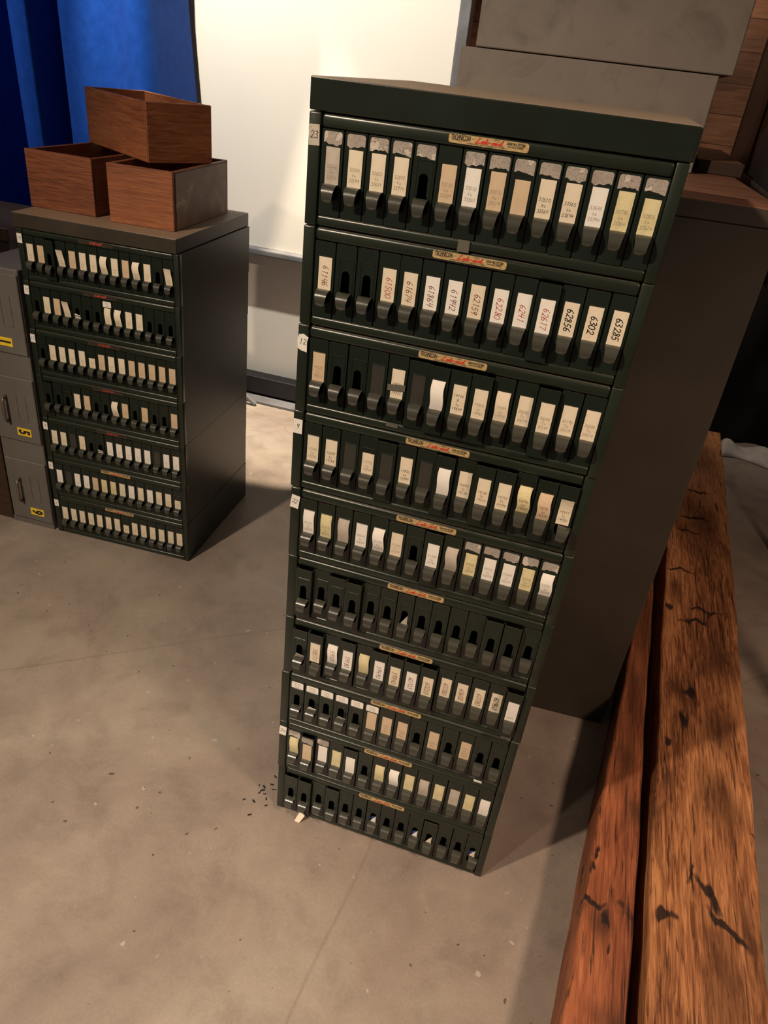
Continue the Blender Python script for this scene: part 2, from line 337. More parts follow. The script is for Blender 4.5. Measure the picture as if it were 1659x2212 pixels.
SCRIPT = [  # the looping red words of the maker's plate
 [(0.55, .95), (.42, .75), (.30, .35), (.05, .05), (.25, .0), (.6, .12), (.85, .08)],
 [(1.1, .45), (.9, .4), (.82, .12), (1.0, .05), (1.15, .4), (1.12, .1), (1.3, .08), (1.5, .9), (1.45, .95), (1.35, .3), (1.45, .05), (1.68, .12), (1.65, .4), (1.45, .35)],
 [(1.85, .32), (2.05, .34)],
 [(2.5, .45), (2.3, .42), (2.2, .12), (2.38, .05), (2.55, .4), (2.5, .1), (2.65, .08), (2.78, .42), (2.75, .1), (2.9, .06)],
 [(3.3, .45), (3.08, .4), (3.0, .12), (3.15, .05), (3.3, .3), (3.5, .98), (3.38, .1), (3.55, .06)],
 [(2.84, .68), (2.87, .72)]]
def ribbon(mb, pts, wdt, mi, place, jit=0.0):
    for a, b in zip(pts[:-1], pts[1:]):
        dx, dy = b[0]-a[0], b[1]-a[1]; L = math.hypot(dx, dy) or 1e-9
        nx, ny = -dy/L*wdt/2, dx/L*wdt/2; ex, ey = dx/L*wdt*0.35, dy/L*wdt*0.35
        q = [(a[0]-ex+nx, a[1]-ey+ny), (a[0]-ex-nx, a[1]-ey-ny), (b[0]+ex-nx, b[1]+ey-ny), (b[0]+ex+nx, b[1]+ey+ny)]
        mb.add([place(*p) for p in q], [(0, 1, 2, 3)], mi)
def write(mb, txt, cx, cy, h, wdt, mi, place, vertical=False, adv=0.66, slant=0.12):
    """stroke lettering centred on (cx,cy); vertical runs top to bottom, turned a quarter clockwise"""
    n = len(txt); total = n*adv*h
    for i, ch in enumerate(txt):
        jx, jy = random.uniform(-.06, .06), random.uniform(-.08, .08)
        for st in G.get(ch, G['~']):
            pts = []
            for (u, v) in st:
                X = (i*adv+u+jx+slant*v)*h - total/2; Y = (v+jy-0.5)*h
                pts.append((cx+Y, cy-X) if vertical else (cx+X, cy+Y))
            ribbon(mb, pts, wdt, mi, place)
def font_geo(txt, size, bold=0.0, ext=0.0):
    cu = bpy.data.curves.new('t', 'FONT'); cu.body = txt; cu.size = size; cu.offset = bold; cu.extrude = ext
    cu.align_x = 'CENTER'; cu.align_y = 'CENTER'; cu.resolution_u = 3
    o = bpy.data.objects.new('t', cu); me = bpy.data.meshes.new_from_object(o)
    vs = [tuple(v.co) for v in me.vertices]; fs = [tuple(p.vertices) for p in me.polygons]
    bpy.data.objects.remove(o); bpy.data.curves.remove(cu); bpy.data.meshes.remove(me)
    return vs, fs

# ------------------------------------------------------------------ slide file unit meshes
UW, UH, UD = 0.482, 0.14178, 0.478
OX0, OX1, OZ0, OZ1 = 0.0185, 0.4665, 0.0145, 0.1230
PITCH_D = (OX1-OX0)/14; DW = 0.0303; DH = OZ1-OZ0-0.0012
def casing_mesh():
    b = MB(); e = 0.0007; H = UH-0.0012
    b.box((0, 0, 0), (0.0178, 0.018, H), 0, 0.0024, seg=3); b.box((0, 0.016, 0), (0.0012, UD, H), 0)
    b.box((UW-0.0152, 0, 0), (UW, 0.018, H), 0, 0.0016, seg=2); b.box((UW-0.0012, 0.016, 0), (UW, UD, H), 0)
    b.box((0.0183, 0.0004, OZ1), (UW-0.0158, 0.018, H-0.0004), 0, 0.0045, seg=4)
    b.box((0.0183, 0.0004, 0.0006), (UW-0.0158, 0.018, OZ0), 0, 0.0036, seg=4)
    b.box((0.001, 0.017, H-0.0012), (UW-0.001, UD, H), 0); b.box((0.001, 0.017, 0), (UW-0.001, UD, 0.0012), 0)
    b.box((0.001, UD-0.0012, 0.001), (UW-0.001, UD, H-0.001), 0)
    b.box((OX0-0.0012, 0.018, OZ0), (OX0-0.0004, 0.24, OZ1), 1); b.box((OX1+0.0004, 0.018, OZ0), (OX1+0.0012, 0.24, OZ1), 1)  # black liners carry the shade inside the opening as colour
    me = b.mesh('casing', [GREEN, BLACK], True); me.set_sharp_from_angle(angle=math.radians(32)); return me
def plate_outline(holes=True):
    cu = bpy.data.curves.new('c', 'CURVE'); cu.dimensions = '2D'; cu.fill_mode = 'BOTH'; cu.extrude = 0.0005
    def sp(pts):
        s = cu.splines.new('POLY'); s.points.add(len(pts)-1)
        for q, p in zip(s.points, pts): q.co = (p[0], p[1], 0, 1)
        s.use_cyclic_u = True
    r = 0.0015; out = []
    for (cx, cy, a0) in ((DW-r, r, -90), (DW-r, DH-r, 0), (r, DH-r, 90), (r, r, 180)):
        for k in range(4):
            a = math.radians(a0+k*30); out.append((cx+r*math.cos(a), cy+r*math.sin(a)))
    sp(out)
    zt = 0.086-OZ0; zb = 0.034-OZ0
    a = []
    for k in range(9):
        t = math.radians(180*k/8); a.append((0.0158+0.0062*math.cos(t), zt-0.0062+0.0062*math.sin(t)))
    a = a[:-1]+[(0.0092, 0.060-OZ0)]
    for k in range(13):
        t = math.radians(165+210*k/12); a.append((0.0168+0.0098*math.cos(t), 0.0455-OZ0+0.0120*math.sin(t)))
    a.append((0.0222, 0.060-OZ0))
    sp(a)
    o = bpy.data.objects.new('c', cu); me = bpy.data.meshes.new_from_object(o)
    vs = [(v.co.x, v.co.z, v.co.y) for v in me.vertices]; fs = [tuple(p.vertices) for p in me.polygons]
    bpy.data.objects.remove(o); bpy.data.curves.remove(cu); bpy.data.meshes.remove(me)
    return vs, fs
def drawer_mesh():
    b = MB(); vs, fs = plate_outline(); b.add(vs, fs, 0)
    b.box((0, 0.0004, 0.0005), (0.0007, 0.20, DH-0.004), 0); b.box((DW-0.0007, 0.0004, 0.0005), (DW, 0.20, DH-0.004), 0)
    b.box((0.0004, 0.0004, 0), (DW-0.0004, 0.20, 0.0007), 0); b.box((0, 0.199, 0), (DW, 0.20, DH-0.004), 0)
    # raised card frame
    f0, f1, g0, g1 = 0.0060, 0.0272, 0.0530-OZ0, 0.1025-OZ0
    b.box((f0, -0.0013, g1-0.0011), (f1, -0.0003, g1), 0, 0.0003); b.box((f0-0.0002, -0.0010, g0), (f0+0.0006, -0.0003, g1-0.0012), 0, 0.0002)
    b.box((f1-0.0006, -0.0010, g0), (f1+0.0002, -0.0003, g1-0.0012), 0, 0.0002)
    # black block, the drawer's inner shade put in as colour
    b.box((0.002, 0.045, 0.002), (DW-0.002, 0.19, DH-0.025), 1)
    return b.mesh('drawer', [GREEN_D, BLACK])
def pull_mesh():
    prof = [(0.0006, .0552), (-.0045, .0556), (-.0090, .0543), (-.0128, .0514), (-.0152, .0474), (-.0160, .0432), (-.0157, .0394), (-.0151, .0368), (-.0144, .0350), (-.0139, .0340), (-.0136, .0335)]
    hw = [.0100, .0099, .0096, .0091, .0085, .0079, .0075, .0071, .0060, .0042, .0018]
    b = MB(); vs = []; fs = []; n = len(prof)
    for (y, z), h in zip(prof, hw):
        for t in (0, 1):
            yy = y+(0.0008 if t else 0)
            for sx in (-1, -0.5, 0, 0.5, 1): vs.append((0.0165+sx*h, yy, z-OZ0-(0.0006 if t else 0)))
    for i in range(n-1):
        for j in range(4):
            a = i*10+j; fs.append((a, a+1, a+11, a+10)); fs.append((a+5, a+15, a+16, a+6))
        fs.append((i*10, i*10+10, i*10+15, i*10+5)); fs.append((i*10+4, i*10+9, i*10+19, i*10+14))
    fs.append(((n-1)*10, (n-1)*10+1, (n-1)*10+2, (n-1)*10+3, (n-1)*10+4, (n-1)*10+9, (n-1)*10+8, (n-1)*10+7, (n-1)*10+6, (n-1)*10+5))
    b.add(vs, fs, 0); me = b.mesh('pull', [PULLM], True); me.set_sharp_from_angle(angle=math.radians(38)); return me
CASING, DRAWER, PULL = casing_mesh(), drawer_mesh(), pull_mesh()
INKLIST = [INKS['b'], INKS['r'], INKS['m'], INKS['p']]; INKI = {'b': 1, 'r': 2, 'm': 3, 'p': 4}
def card_mesh(kind, text, ink, bow, z0=0.0552, z1=0.1010, x0=0.0068, x1=0.0265, curl=0.0, tape=False):
    """paper card in the drawer front; bow pushes its middle out of the frame"""
    b = MB(); n = 10 if bow or curl else 4
    def yof(z):
        t = (z-z0)/(z1-z0); y = -0.0009
        if bow: y -= abs(bow)*math.sin(math.pi*min(1, max(0, t)))
        if curl: y -= curl*max(0, t-0.4)**2*2.5
        return y
    def sh(z):
        t = (z-z0)/(z1-z0); return (bow or 0)*0.25*math.sin(2*math.pi*t)
    rows = [z0+(z1-z0)*i/n for i in range(n+1)]; vs = []
    for z in rows:
        y = yof(z); s = sh(z); vs += [(x0+s, y, z-OZ0), (x1+s, y, z-OZ0), (x1+s, y+0.0003, z-OZ0), (x0+s, y+0.0003, z-OZ0)]
    fs = [(0, 1, 2, 3), tuple(len(vs)-4+k for k in (0, 3, 2, 1))]
    for i in range(n):
        for k in range(4): fs.append((i*4+k, i*4+4+k, i*4+4+(k+1) % 4, i*4+(k+1) % 4))
    b.add(vs, fs, 0)
    place = lambda u, v: (u+sh(v), yof(v)-0.00012, v-OZ0)
    cx = (x0+x1)/2
    if text:
        if isinstance(text, str):
            if ink == 'b': write(b, text, cx, z0+(z1-z0)*0.47, 0.0092, 0.0012, 1, place, True)
            else: write(b, text, cx, z0+(z1-z0)*0.42, 0.0088, 0.0008, INKI[ink], place, True)
        else:
            step = 0.0068
            zc = z0+0.0085+step*(len(text)-1)
            for i, l in enumerate(text):
                k, bold = INKI[ink], 0.0004
                write(b, l, cx-0.0005, zc-i*step, 0.0042, bold, k, place, False, 0.72)
    if tape:
        b.add([(x0-0.005, yof(z0)-0.0012, 0.066-OZ0), (x1+0.003, yof(z0)-0.0012, 0.069-OZ0), (x1+0.003, yof(z0)-0.0012, 0.079-OZ0), (x0-0.005, yof(z0)-0.0012, 0.076-OZ0)], [(0, 1, 2, 3)], 5)
    return b.mesh('card', [P[kind]]+INKLIST+[TAPE])
def patch_mesh(kind, seed):
    rnd = random.Random(seed); b = MB(); x0, x1, zt = 0.0032, 0.0285, 0.1195
    zb = 0.1045 if kind == 'p' else 0.1035; pts = []
    r = 0.003
    for (cx, cz, a0) in ((x1-r, zt-r, 0), (x0+r, zt-r, 90)):
        for k in range(4):
            a = math.radians(a0+k*30); pts.append((cx+r*math.cos(a), cz+r*math.sin(a)))
    for k in range(13):
        t = k/12; pts.append((x0+(x1-x0)*t, zb+(rnd.uniform(-.0008, .0008)+0.0014*math.sin(t*5+seed*1.7)+0.0006*math.sin(t*14+seed) if kind == 'p' else 0)))
    b.prism([(p[0], p[1]-OZ0) for p in pts], 'y', -0.0009, -0.0005, 0)
    if kind == 'q':
        place = lambda u, v: (u, -0.00105, v-OZ0)
        for i in range(3): write(b, '~~~~', (x0+x1)/2, 0.1155-i*0.0042, 0.0035, 0.00045, 1, place, False, 0.9)
    return b.mesh('patch', [PATCH if kind == 'p' else P['w'], INKS['p']])
PM = [patch_mesh('p', i) for i in range(5)]; QM = [patch_mesh('q', i+20) for i in range(2)]
def film_mesh():
    b = MB(); b.box((0.0068, -0.0006, 0.055-OZ0), (0.0265, -0.0003, 0.101-OZ0), 0); return b.mesh('film', [FILM])
FILMM = film_mesh()
def flap_mesh(kind, seed):
    rnd = random.Random(seed); b = MB(); n = 6; vs = []; fs = []
    for i in range(n+1):
        t = i/n; y = -0.001-0.010*math.sin(t*2.2)*t; z = 0.056+0.020*t-0.004*t*t; sk = rnd.uniform(-.001, .001)+0.006*t*(1 if seed % 2 else -1)
        vs += [(0.0075+sk, y, z-OZ0), (0.0255+sk*0.6, y+0.001, z-OZ0-0.004*t)]
    for i in range(n): fs.append((i*2, i*2+1, i*2+3, i*2+2))
    b.add(vs, fs, 0); b.add([(v[0], v[1]+0.0004, v[2]) for v in vs], [tuple(reversed(f)) for f in fs], 0)
    return b.mesh('flap', [P[kind]])
def scrap_mesh(c1, c2, seed):
    """paper sliver seen inside the thumb slot"""
    rnd = random.Random(seed); b = MB()
    b.add([(0.010, 0.002, 0.054-OZ0), (0.0235, 0.0008, 0.054-OZ0), (0.0222, 0.0012, 0.076-OZ0), (0.0165, 0.002, 0.066-OZ0)], [(0, 1, 2, 3)], 0)
    if c2: b.add([(0.009, 0.0035, 0.054-OZ0), (0.019, 0.0035, 0.054-OZ0), (0.0175, 0.0035, 0.071-OZ0), (0.0098, 0.0035, 0.066-OZ0)], [(0, 1, 2, 3)], 1)
    return b.mesh('scrap', [P[c1], BLUEP])
def plate_mesh():
    b = MB(); x0, x1, z0, z1 = 0.190, 0.292, 0.1272, 0.1378; r = 0.003; pts = []
    for (cx, cz, a0) in ((x1-r, z0+r, -90), (x1-r, z1-r, 0), (x0+r, z1-r, 90), (x0+r, z0+r, 180)):
        for k in range(5):
            a = math.radians(a0+k*22.5); pts.append((cx+r*math.cos(a), cz+r*math.sin(a)))
    b.prism(pts, 'y', -0.0003, 0.0012, 0)
    def put(txt, cx, cz, size, sx, bold, mi):
        vs, fs = font_geo(txt, size, bold)
        b.add([(cx+v[0]*sx, -0.00055, cz+v[1]) for v in vs], fs, mi)
    put('TECHNICON', 0.2055, 0.1338, 0.0090, 0.47, 0.00016, 1)
    put('SLIDE FILE SYSTEM', 0.2755, 0.1347, 0.0040, 0.72, 0.0001, 1)
    put('MANUFACTURED', 0.2755, 0.1312, 0.0030, 0.85, 0, 1)
    put('COVERED IN GREAT UNITED STATES AND OTHER COUNTRIES', 0.238, 0.1288, 0.0021, 0.82, 0, 1)
    pl = lambda u, v: (0.2235+u*0.0098, -0.0006, 0.1303+v*0.0068)
    for st in SCRIPT:
        pts = [(x+0.18*y, y) for x, y in st]
        for a, c in zip(pts[:-1], pts[1:]): ribbon(b, [a, c], 0.13, 2, pl)
    return b.mesh('nameplate', [BRASS, INKS['b'], INKS['r2']])
INKS['r2'] = flat('nameplate_red', (0.62, 0.045, 0.03))
NAMEPLATE = plate_mesh()
NAMEPLATE_DARK = NAMEPLATE.copy(); NAMEPLATE_DARK.materials[0] = painted('tarnished_brass', (0.045, 0.030, 0.018), 0.35)
def sticker_mesh(txt, seed):
    rnd = random.Random(seed); b = MB()
    tilt = rnd.uniform(-.1, .25) if seed % 2 else 0.0
    M = Matrix.Translation((0.0088, 0, 0.113)) @ Matrix.Rotation(tilt, 4, 'Y')
    o = [(-.0078, -.0125), (.0075, -.0125), (.0078, .0125), (-.0075, .0128)]
    if seed == 3: o = [(-.008, -.010), (-.002, -.013), (.007, -.0145), (.0068, .001), (.0092, .009), (.001, .0135), (-.006, .012), (-.009, .003)]
    b.prism(o, 'y', -0.0006, -0.0001, 0, M)
    pl = lambda u, v: tuple(M @ Vector((u, -0.0008, v)))
    write(b, txt, 0, 0.001, 0.0085, 0.0007, 1, pl, False)
    return b.mesh('sticker', [P['w' if seed != 1 else 'g'], INKS['b']])

PULLED_DEF = 0.0025
def make_unit(name, x, y, z, rz, spec, sticker, pulled, label, group, seed):
    root = empty(name, (x, y, z), rz); thing(root, label, 'file cabinet', group)
    link('casing', CASING, root); link('nameplate', NAMEPLATE_DARK if 40 <= seed < 45 else NAMEPLATE, root)
    if sticker:
        link('number_sticker', sticker_mesh(sticker, seed), root)
    rnd = random.Random(seed*31+5)
    for i, s in enumerate(spec):
        yy = 0.0022+rnd.uniform(-.0006, .0008)
        dz = 0.0
        if i+1 in pulled: yy = -pulled[i+1]; dz = -0.0008
        d = link('drawer', DRAWER, root, (OX0+0.0008+i*PITCH_D+rnd.uniform(-.0004, .0004), yy, OZ0+0.0006+dz))
        pu = link('pull', PULL, d)
        if s.get('bent'): pu.rotation_euler = (0, 0.12, 0)
        t = s['t']
        if t == 'L':
            me = card_mesh(s.get('k', 'c'), s.get('text'), s.get('ink', 'p'), s.get('bow', 0), z1=s.get('z1', 0.1010), curl=s.get('curl', 0), tape=s.get('tape', False))
            c = link('label_card', me, d)
            tx = s.get('text')
            if tx and '~' not in str(tx): c['label'] = 'card with handwritten ' + (tx if isinstance(tx, str) else ' '.join(tx))
        elif t == 'F': link('dark_film', FILMM, d)
        elif t == 'X': link('bent_card', flap_mesh(s.get('k', 'g'), seed+i), d)
        elif t == 'S': link('paper_scrap', scrap_mesh(s.get('k', 'c'), s.get('blue'), seed+i), d)
        if s.get('p'): link('torn_paper_patch', PM[(i+seed) % 5], d)
        if s.get('q'): link('upper_label', QM[i % 2], d)
    return root
def L(text=None, k='c', ink='p', **a): return dict(t='L', text=text, k=k, ink=ink, **a)
E = lambda **a: dict(t='E', **a)
Fm = lambda **a: dict(t='F', **a)
pt = lambda a, b, mid='to': [a, mid, b]

# ------------------------------------------------------------------ setting
b = MB(); b.box((-5, -3, -0.05), (4, 3.2, 0)); struct(link('floor', b.mesh('floor', [CONC])))
b = MB(); b.box((-5, 3.0, 0), (4, 3.08, 3.2)); struct(link('wall_back', b.mesh('wall_back', [PLANK])))
b = MB(); b.box((-4.6, 2.17, 0.0), (-0.33, 2.21, 3.2)); struct(link('wall_partition', b.mesh('wall_partition', [WHITEW])))
b = MB(); b.box((-4.6, 2.10, 0.022), (-0.34, 2.17, 0.108), bev=0.003); struct(link('baseboard_partition', b.mesh('baseboard', [BLACK])))
b = MB(); b.box((-4.6, 2.03, 0.0), (-0.34, 2.10, 0.014), bev=0.002); struct(link('trim_1', b.mesh('trim', [RAIL])))

# ------------------------------------------------------------------ tall stack
H = UH
u1 = [L(pt('32260', '32328'), 'g', p=1), L(pt('32560', '32599'), 'c', p=1), L(pt('32602', '32659'), 'c', p=1), L(pt('32842', '32974'), 'c', p=1), E(p=1),
      L(pt('33130', '33209'), 't'), L(pt('33210', '33303'), 'w', p=1), L(pt('33310', '33419'), 't', p=1), L(None, 't', p=1, z1=0.096), L(pt('33510', '33564'), 'c', 'b', p=1),
      L(pt('33565', '33644'), 'c', 'b', p=1), L(pt('33645', '33744'), 'w', p=1), L(pt('33780', '33804'), 'y', p=1), L(pt('33805', '33824'), 'y', p=1, z1=0.097)]
u2 = [L('61146', 'c', 'm'), E(), E(), L('61500', 'c', 'r'), L('61674', 'c', 'm'), L('61864', 'w', 'm'), L('61942', 'w', 'm'), L('62159', 'c', 'm'), L('62280', 'w', 'r'),
      L('6241', 'w', 'r'), L('62617', 'w', 'r'), L('62856', 'c', 'b'), L('6302', 'c', 'b'), L('63285', 'c', 'b')]
u3 = [L(pt('19125', '19273', 'To'), 't'), E(), E(), Fm(), L(pt('19606', '19775'), 'c', 'b', tape=True), Fm(), L(None, 'w', bow=0.004), L(['19776', 'B', 'to', '19849'], 'c', 'b'),
      L(pt('19850', '19983'), 'c'), L(pt('19984', '19992'), 'c', bow=0.002), L(pt('20000', '20039', 'To'), 'c'), L(pt('20040', '20184', 'To'), 'c'), L(pt('20190', '20279', 'To'), 'c'), L(pt('20280', '20414', 'To'), 'c')]
u4 = [L(pt('13150', '13706'), 'c'), L(pt('13709', '13788'), 'c', 'b'), Fm(), L(pt('13793', '13949'), 'c', z1=0.093), Fm(), L(pt('13950', '13989'), 'c', 'b'), Fm(), L(None, 'w', bow=0.003),
      L(pt('14090', '14120', 'To'), 'c', 'm'), L(pt('14120', '14152', 'To'), 'c', 'm'), L(pt('14153', '14188', 'To'), 'c', 'm'), L(pt('14190', '14265'), 'y', 'm', bow=0.005),
      L(pt('14270', '14315'), 't', 'm', bow=0.004), L(pt('14311', '14420', 'To'), 'c', 'b', curl=0.006, bent=True)]
u5 = [L(pt('30180', '30209'), 'w', bow=0.002), L(pt('30210', '30309'), 'y', bow=0.002), L(None, 'g', bow=0.003), L(pt('30510', '30609'), 'w'), L(pt('31100', '31209'), 'w', bow=0.005),
      L(pt('31530', '31579'), 'c'), E(), L(pt('31700', '31791'), 'w'), L(None, 'g', bow=0.005), L(pt('32060', '32099'), 'y', p=1, z1=0.098), L(pt('32101', '32204'), 'w', p=1, z1=0.098),
      L(pt('32205', '32252'), 'w', p=1, z1=0.098), L(pt('32316', '32379'), 'y', p=1, z1=0.098), L(pt('32380', '32399'), 'w', p=1, bow=0.004, z1=0.098)]
u6 = [E() for _ in range(14)]; u6[6] = dict(t='S', k='g')
u7 = [dict(t='X', k='g'), L('58571', 'c', 'm', bent=True), L('59100', 'w', 'm', bow=0.003), L('59180', 'w', 'm'), L(None, 'y', bow=0.003), L('59490', 'w', 'm'), L('59840', 'c', 'm'), L('60103', 'w', 'm'),
      L('60220', 'c', 'm'), L('60380', 'c', 'm'), L('60602', 'c', 'm'), L('60780', 'c', 'm'), L('60960', 'c', 'b'), L(['~~~~'], 'w', 'p')]
u8 = [E(q=1), dict(t='X', k='w', q=1), E(q=1), dict(t='X', k='g', q=1), E(q=1), L(None, 't', q=1), L(['~~~~', '~~', '~~~'], 't'), L(['~~~~', '~~~', '~~~~'], 't'), E(), L(['~~~~', '~~~'], 't'),
      E(), L(['~~~~', '~~~', '~~~~', '~~~~'], 't'), E(), E()]
u9 = [L(None, 'y', p=1, bow=0.003), L(None, 't', p=1), L(None, 'w', p=1), L(None, 'y'), L(None, 'w', bow=0.001), E(), L(None, 'y', bow=0.002), L(None, 'w', bow=0.004), L(None, 'y'), L(None, 'g', bow=0.002),
      L(None, 'y'), L(None, 'g'), L(None, 'y'), L(None, 'w', bow=0.001)]
u10 = [E() for _ in range(14)]; u10[6] = dict(t='S', k='w', blue=1); u10[9] = dict(t='S', k='w', blue=1); u10[10] = dict(t='S', k='c'); u10[13] = dict(t='S', k='c', blue=1, bent=True)
place_words = ['topmost of tall stack', 'second from top of tall stack', 'third from top of tall stack', 'fourth from top of tall stack', 'fifth from top of tall stack',
               'sixth from top of tall stack', 'seventh from top of tall stack', 'third from floor in tall stack', 'second from floor in tall stack', 'bottom of tall stack']
look = ['grey patches, sticker 23', 'large red numbers', 'torn sticker 12', 'sticker 9', 'sticker 22', 'nearly no cards', 'maroon numbers', 'white upper labels', 'stained blank cards', 'empty slots']
specs = [u1, u2, u3, u4, u5, u6, u7, u8, u9, u10]
stick = ['23', None, '12', '9', '22', None, None, None, '24', None]
PK = 0.62
pulls = [{}, {11: .006}, {6: .002, 7: .009, 8: .009, 9: .009, 12: .006}, {5: .002, 8: .003, 10: .007, 11: .007, 13: .006, 14: .006}, {8: .002}, {1: .011, 3: .007, 4: .013, 12: .008, 13: .009},
         {1: .012, 2: .013, 4: .004, 6: .007, 7: .011, 8: .012, 9: .013, 14: .011}, {}, {2: .009, 5: .003}, {1: .008, 2: .011, 4: .004, 11: .001}]
dxs = [.001, .0005, 0, -.002, 0, .0005, .001, -.001, -.001, 0.0]
dys = [0, 0, -.001, .001, 0, .001, 0, -.002, -.001, 0.001]
def tab(root, x0, x1, z0, z1, m_, sk=0.0):
    b = MB(); b.prism([(x0, z0), (x1, z0+sk), (x1, z1+sk), (x0, z1)], 'y', -0.0012, -0.0006); link('tape_tab', b.mesh('tape_tab', [m_]), root)
TABS = {0: (0.222, 0.238, -0.001, 0.0145, TAPE), 2: (0.154, 0.173, 0.0085, 0.0150, TAPE), 6: (0.444, 0.463, 0.0, 0.0150, TAPE), 7: (0.418, 0.434, 0.0075, 0.0130, P['w']), 8: (0.056, 0.073, 0.0080, 0.0125, P['w'])}
for i in range(10):
    ru = make_unit('slide_file_cabinet', dxs[i], dys[i], H*(9-i)+0.0002, 0, specs[i], stick[i], {k_: v_*PK for k_, v_ in pulls[i].items()},
              'dark green slide file unit, %s, %s' % (place_words[i], look[i]), 'slide file units of the tall stack', i+1)
    if i in TABS: tab(ru, *TABS[i])
    if i == 6: tab(ru, 0.284, 0.306, 0.0045, 0.0145, TAPE)
def lid(name, x, y, z, rz, label, mt=None):
    b = MB(); b.box((-0.0, -0.002, 0), (UW+0.002, UD+0.002, 0.0385), 0, 0.002, seg=2)
    return thing(link(name, b.mesh('lid', [mt or LIDM]), None, (x, y, z), rz), label, 'cabinet lid')
lid('cabinet_lid', 0.0015, 0, H*10+0.0004, 0, 'flat dark green metal lid on top of the tall stack')

# ------------------------------------------------------------------ shorter stack
TH = math.radians(3.664); SX, SY = -1.1408, 0.7171
def s(codes):
    out = []
    for ch in codes:
        out.append({'L': lambda: L(None, 'c'), 'W': lambda: L(None, 'w'), 'T': lambda: L(None, 't'), 'Y': lambda: L(None, 'y'), 'E': lambda: E(), 'F': lambda: Fm(), 'B': lambda: L(None, 'c', bow=0.006),
                    'C': lambda: L(None, 'c', curl=0.012, bow=0.004), 'X': lambda: dict(t='X', k='w'), 'S': lambda: L(None, 'c', z1=0.085), 'P': lambda: L(None, 'c', q=1, bow=0.003)}[ch]())
    for q in out:
        if q['t'] == 'L' and not q.get('q'): q['text'] = ['~~~', '~~']
    return out
left = ['LTECTLLBLTBLEC', 'ELTCXEEPBLLEEE', 'ELLLLSTLLTTTTT', 'EEELTEEBTETEET', 'LLFLEXWWWWWFWW', 'WFWWTYYLWLWLLS', 'LLLLLLLSLLLLLL']
lst = ['19', '17', '13', None, '8', '6', '2']
lw = ['topmost of short stack under its lid', 'second from top of short stack', 'third from top of short stack', 'middle of short stack, no number sticker',
      'third from floor in short stack', 'second from floor in short stack', 'bottom of short stack']
# how far each unit of the short stack is set off the one below (m)
ldx = [0.004, 0.002, 0.001, 0.0, 0.0, -0.001, 0.0]; ldy = [0.001, 0.002, 0.0, 0.001, 0.0, 0.0, 0.0]
for i in range(7):
    c_, s_ = math.cos(TH), math.sin(TH)
    make_unit('slide_file_cabinet', SX+c_*ldx[i]-s_*ldy[i], SY+s_*ldx[i]+c_*ldy[i], H*(6-i)+0.0002, TH, s(left[i]), lst[i], {3: .006} if i == 0 else ({1: .002} if i == 3 else {}),
              'dark green slide file unit, ' + lw[i], 'slide file units of the short stack', 40+i)
lid('cabinet_lid', SX-0.001, SY, H*7+0.0004, TH, 'brown dusted metal lid on the short stack under the wooden boxes', LIDB)

# ------------------------------------------------------------------ wooden boxes
LZ = H*7+0.0004+0.0385+0.0004
def wbox(x, y, z, rz, W, D, Hh, label, k, metal=False):
    r = empty('wooden_box', (x, y, z), rz); thing(r, label, 'box', 'open wooden boxes on the short stack'); t = 0.011
    def part(n, a, c, m_):
        b = MB(); b.box(a, c, 0, 0.0012); link(n, b.mesh(n, [m_]), r)
    part('end_panel', (0, 0, 0), (W, t, Hh), W_BOX[k]); part('end_panel', (0, D-t, 0), (W, D, Hh), W_BOX[k])
    part('side_panel', (0, t+.0002, 0.0), (t, D-t-.0002, Hh-.0008), W_BOXY[k])
    part('side_panel', (W-t, t+.0002, 0.0), (W, D-t-.0002, Hh-.0008), W_BOXY[k])
    part('bottom_panel', (t, t, 0.001), (W-t, D-t, 0.008), W_BOXY[k])
    if metal:
        b = MB(); b.box((W-0.0002, 0.016, 0.001), (W+0.0012, D-0.010, Hh-0.006), 0); q = link('metal_plate', b.mesh('metal_plate', [SMEAR]), r); q['label'] = 'smeared brown metal facing plate'
    return r
wbox(-1.1545, 0.812, LZ, math.radians(1.5), 0.205, 0.37, 0.148, 'open redwood box standing on the lid, at its left end', 0)
wbox(-0.893, 0.802, LZ, math.radians(5.0), 0.187, 0.365, 0.148, 'open redwood box with a smeared metal side, standing at the right of the lid', 1, True)
# upper box lies across both: local x along the visible short end
wbox(-0.822, 0.893, LZ+0.1485, math.radians(58.5), 0.192, 0.395, 0.147, 'open redwood box laid across the rims of the two lower boxes', 2)

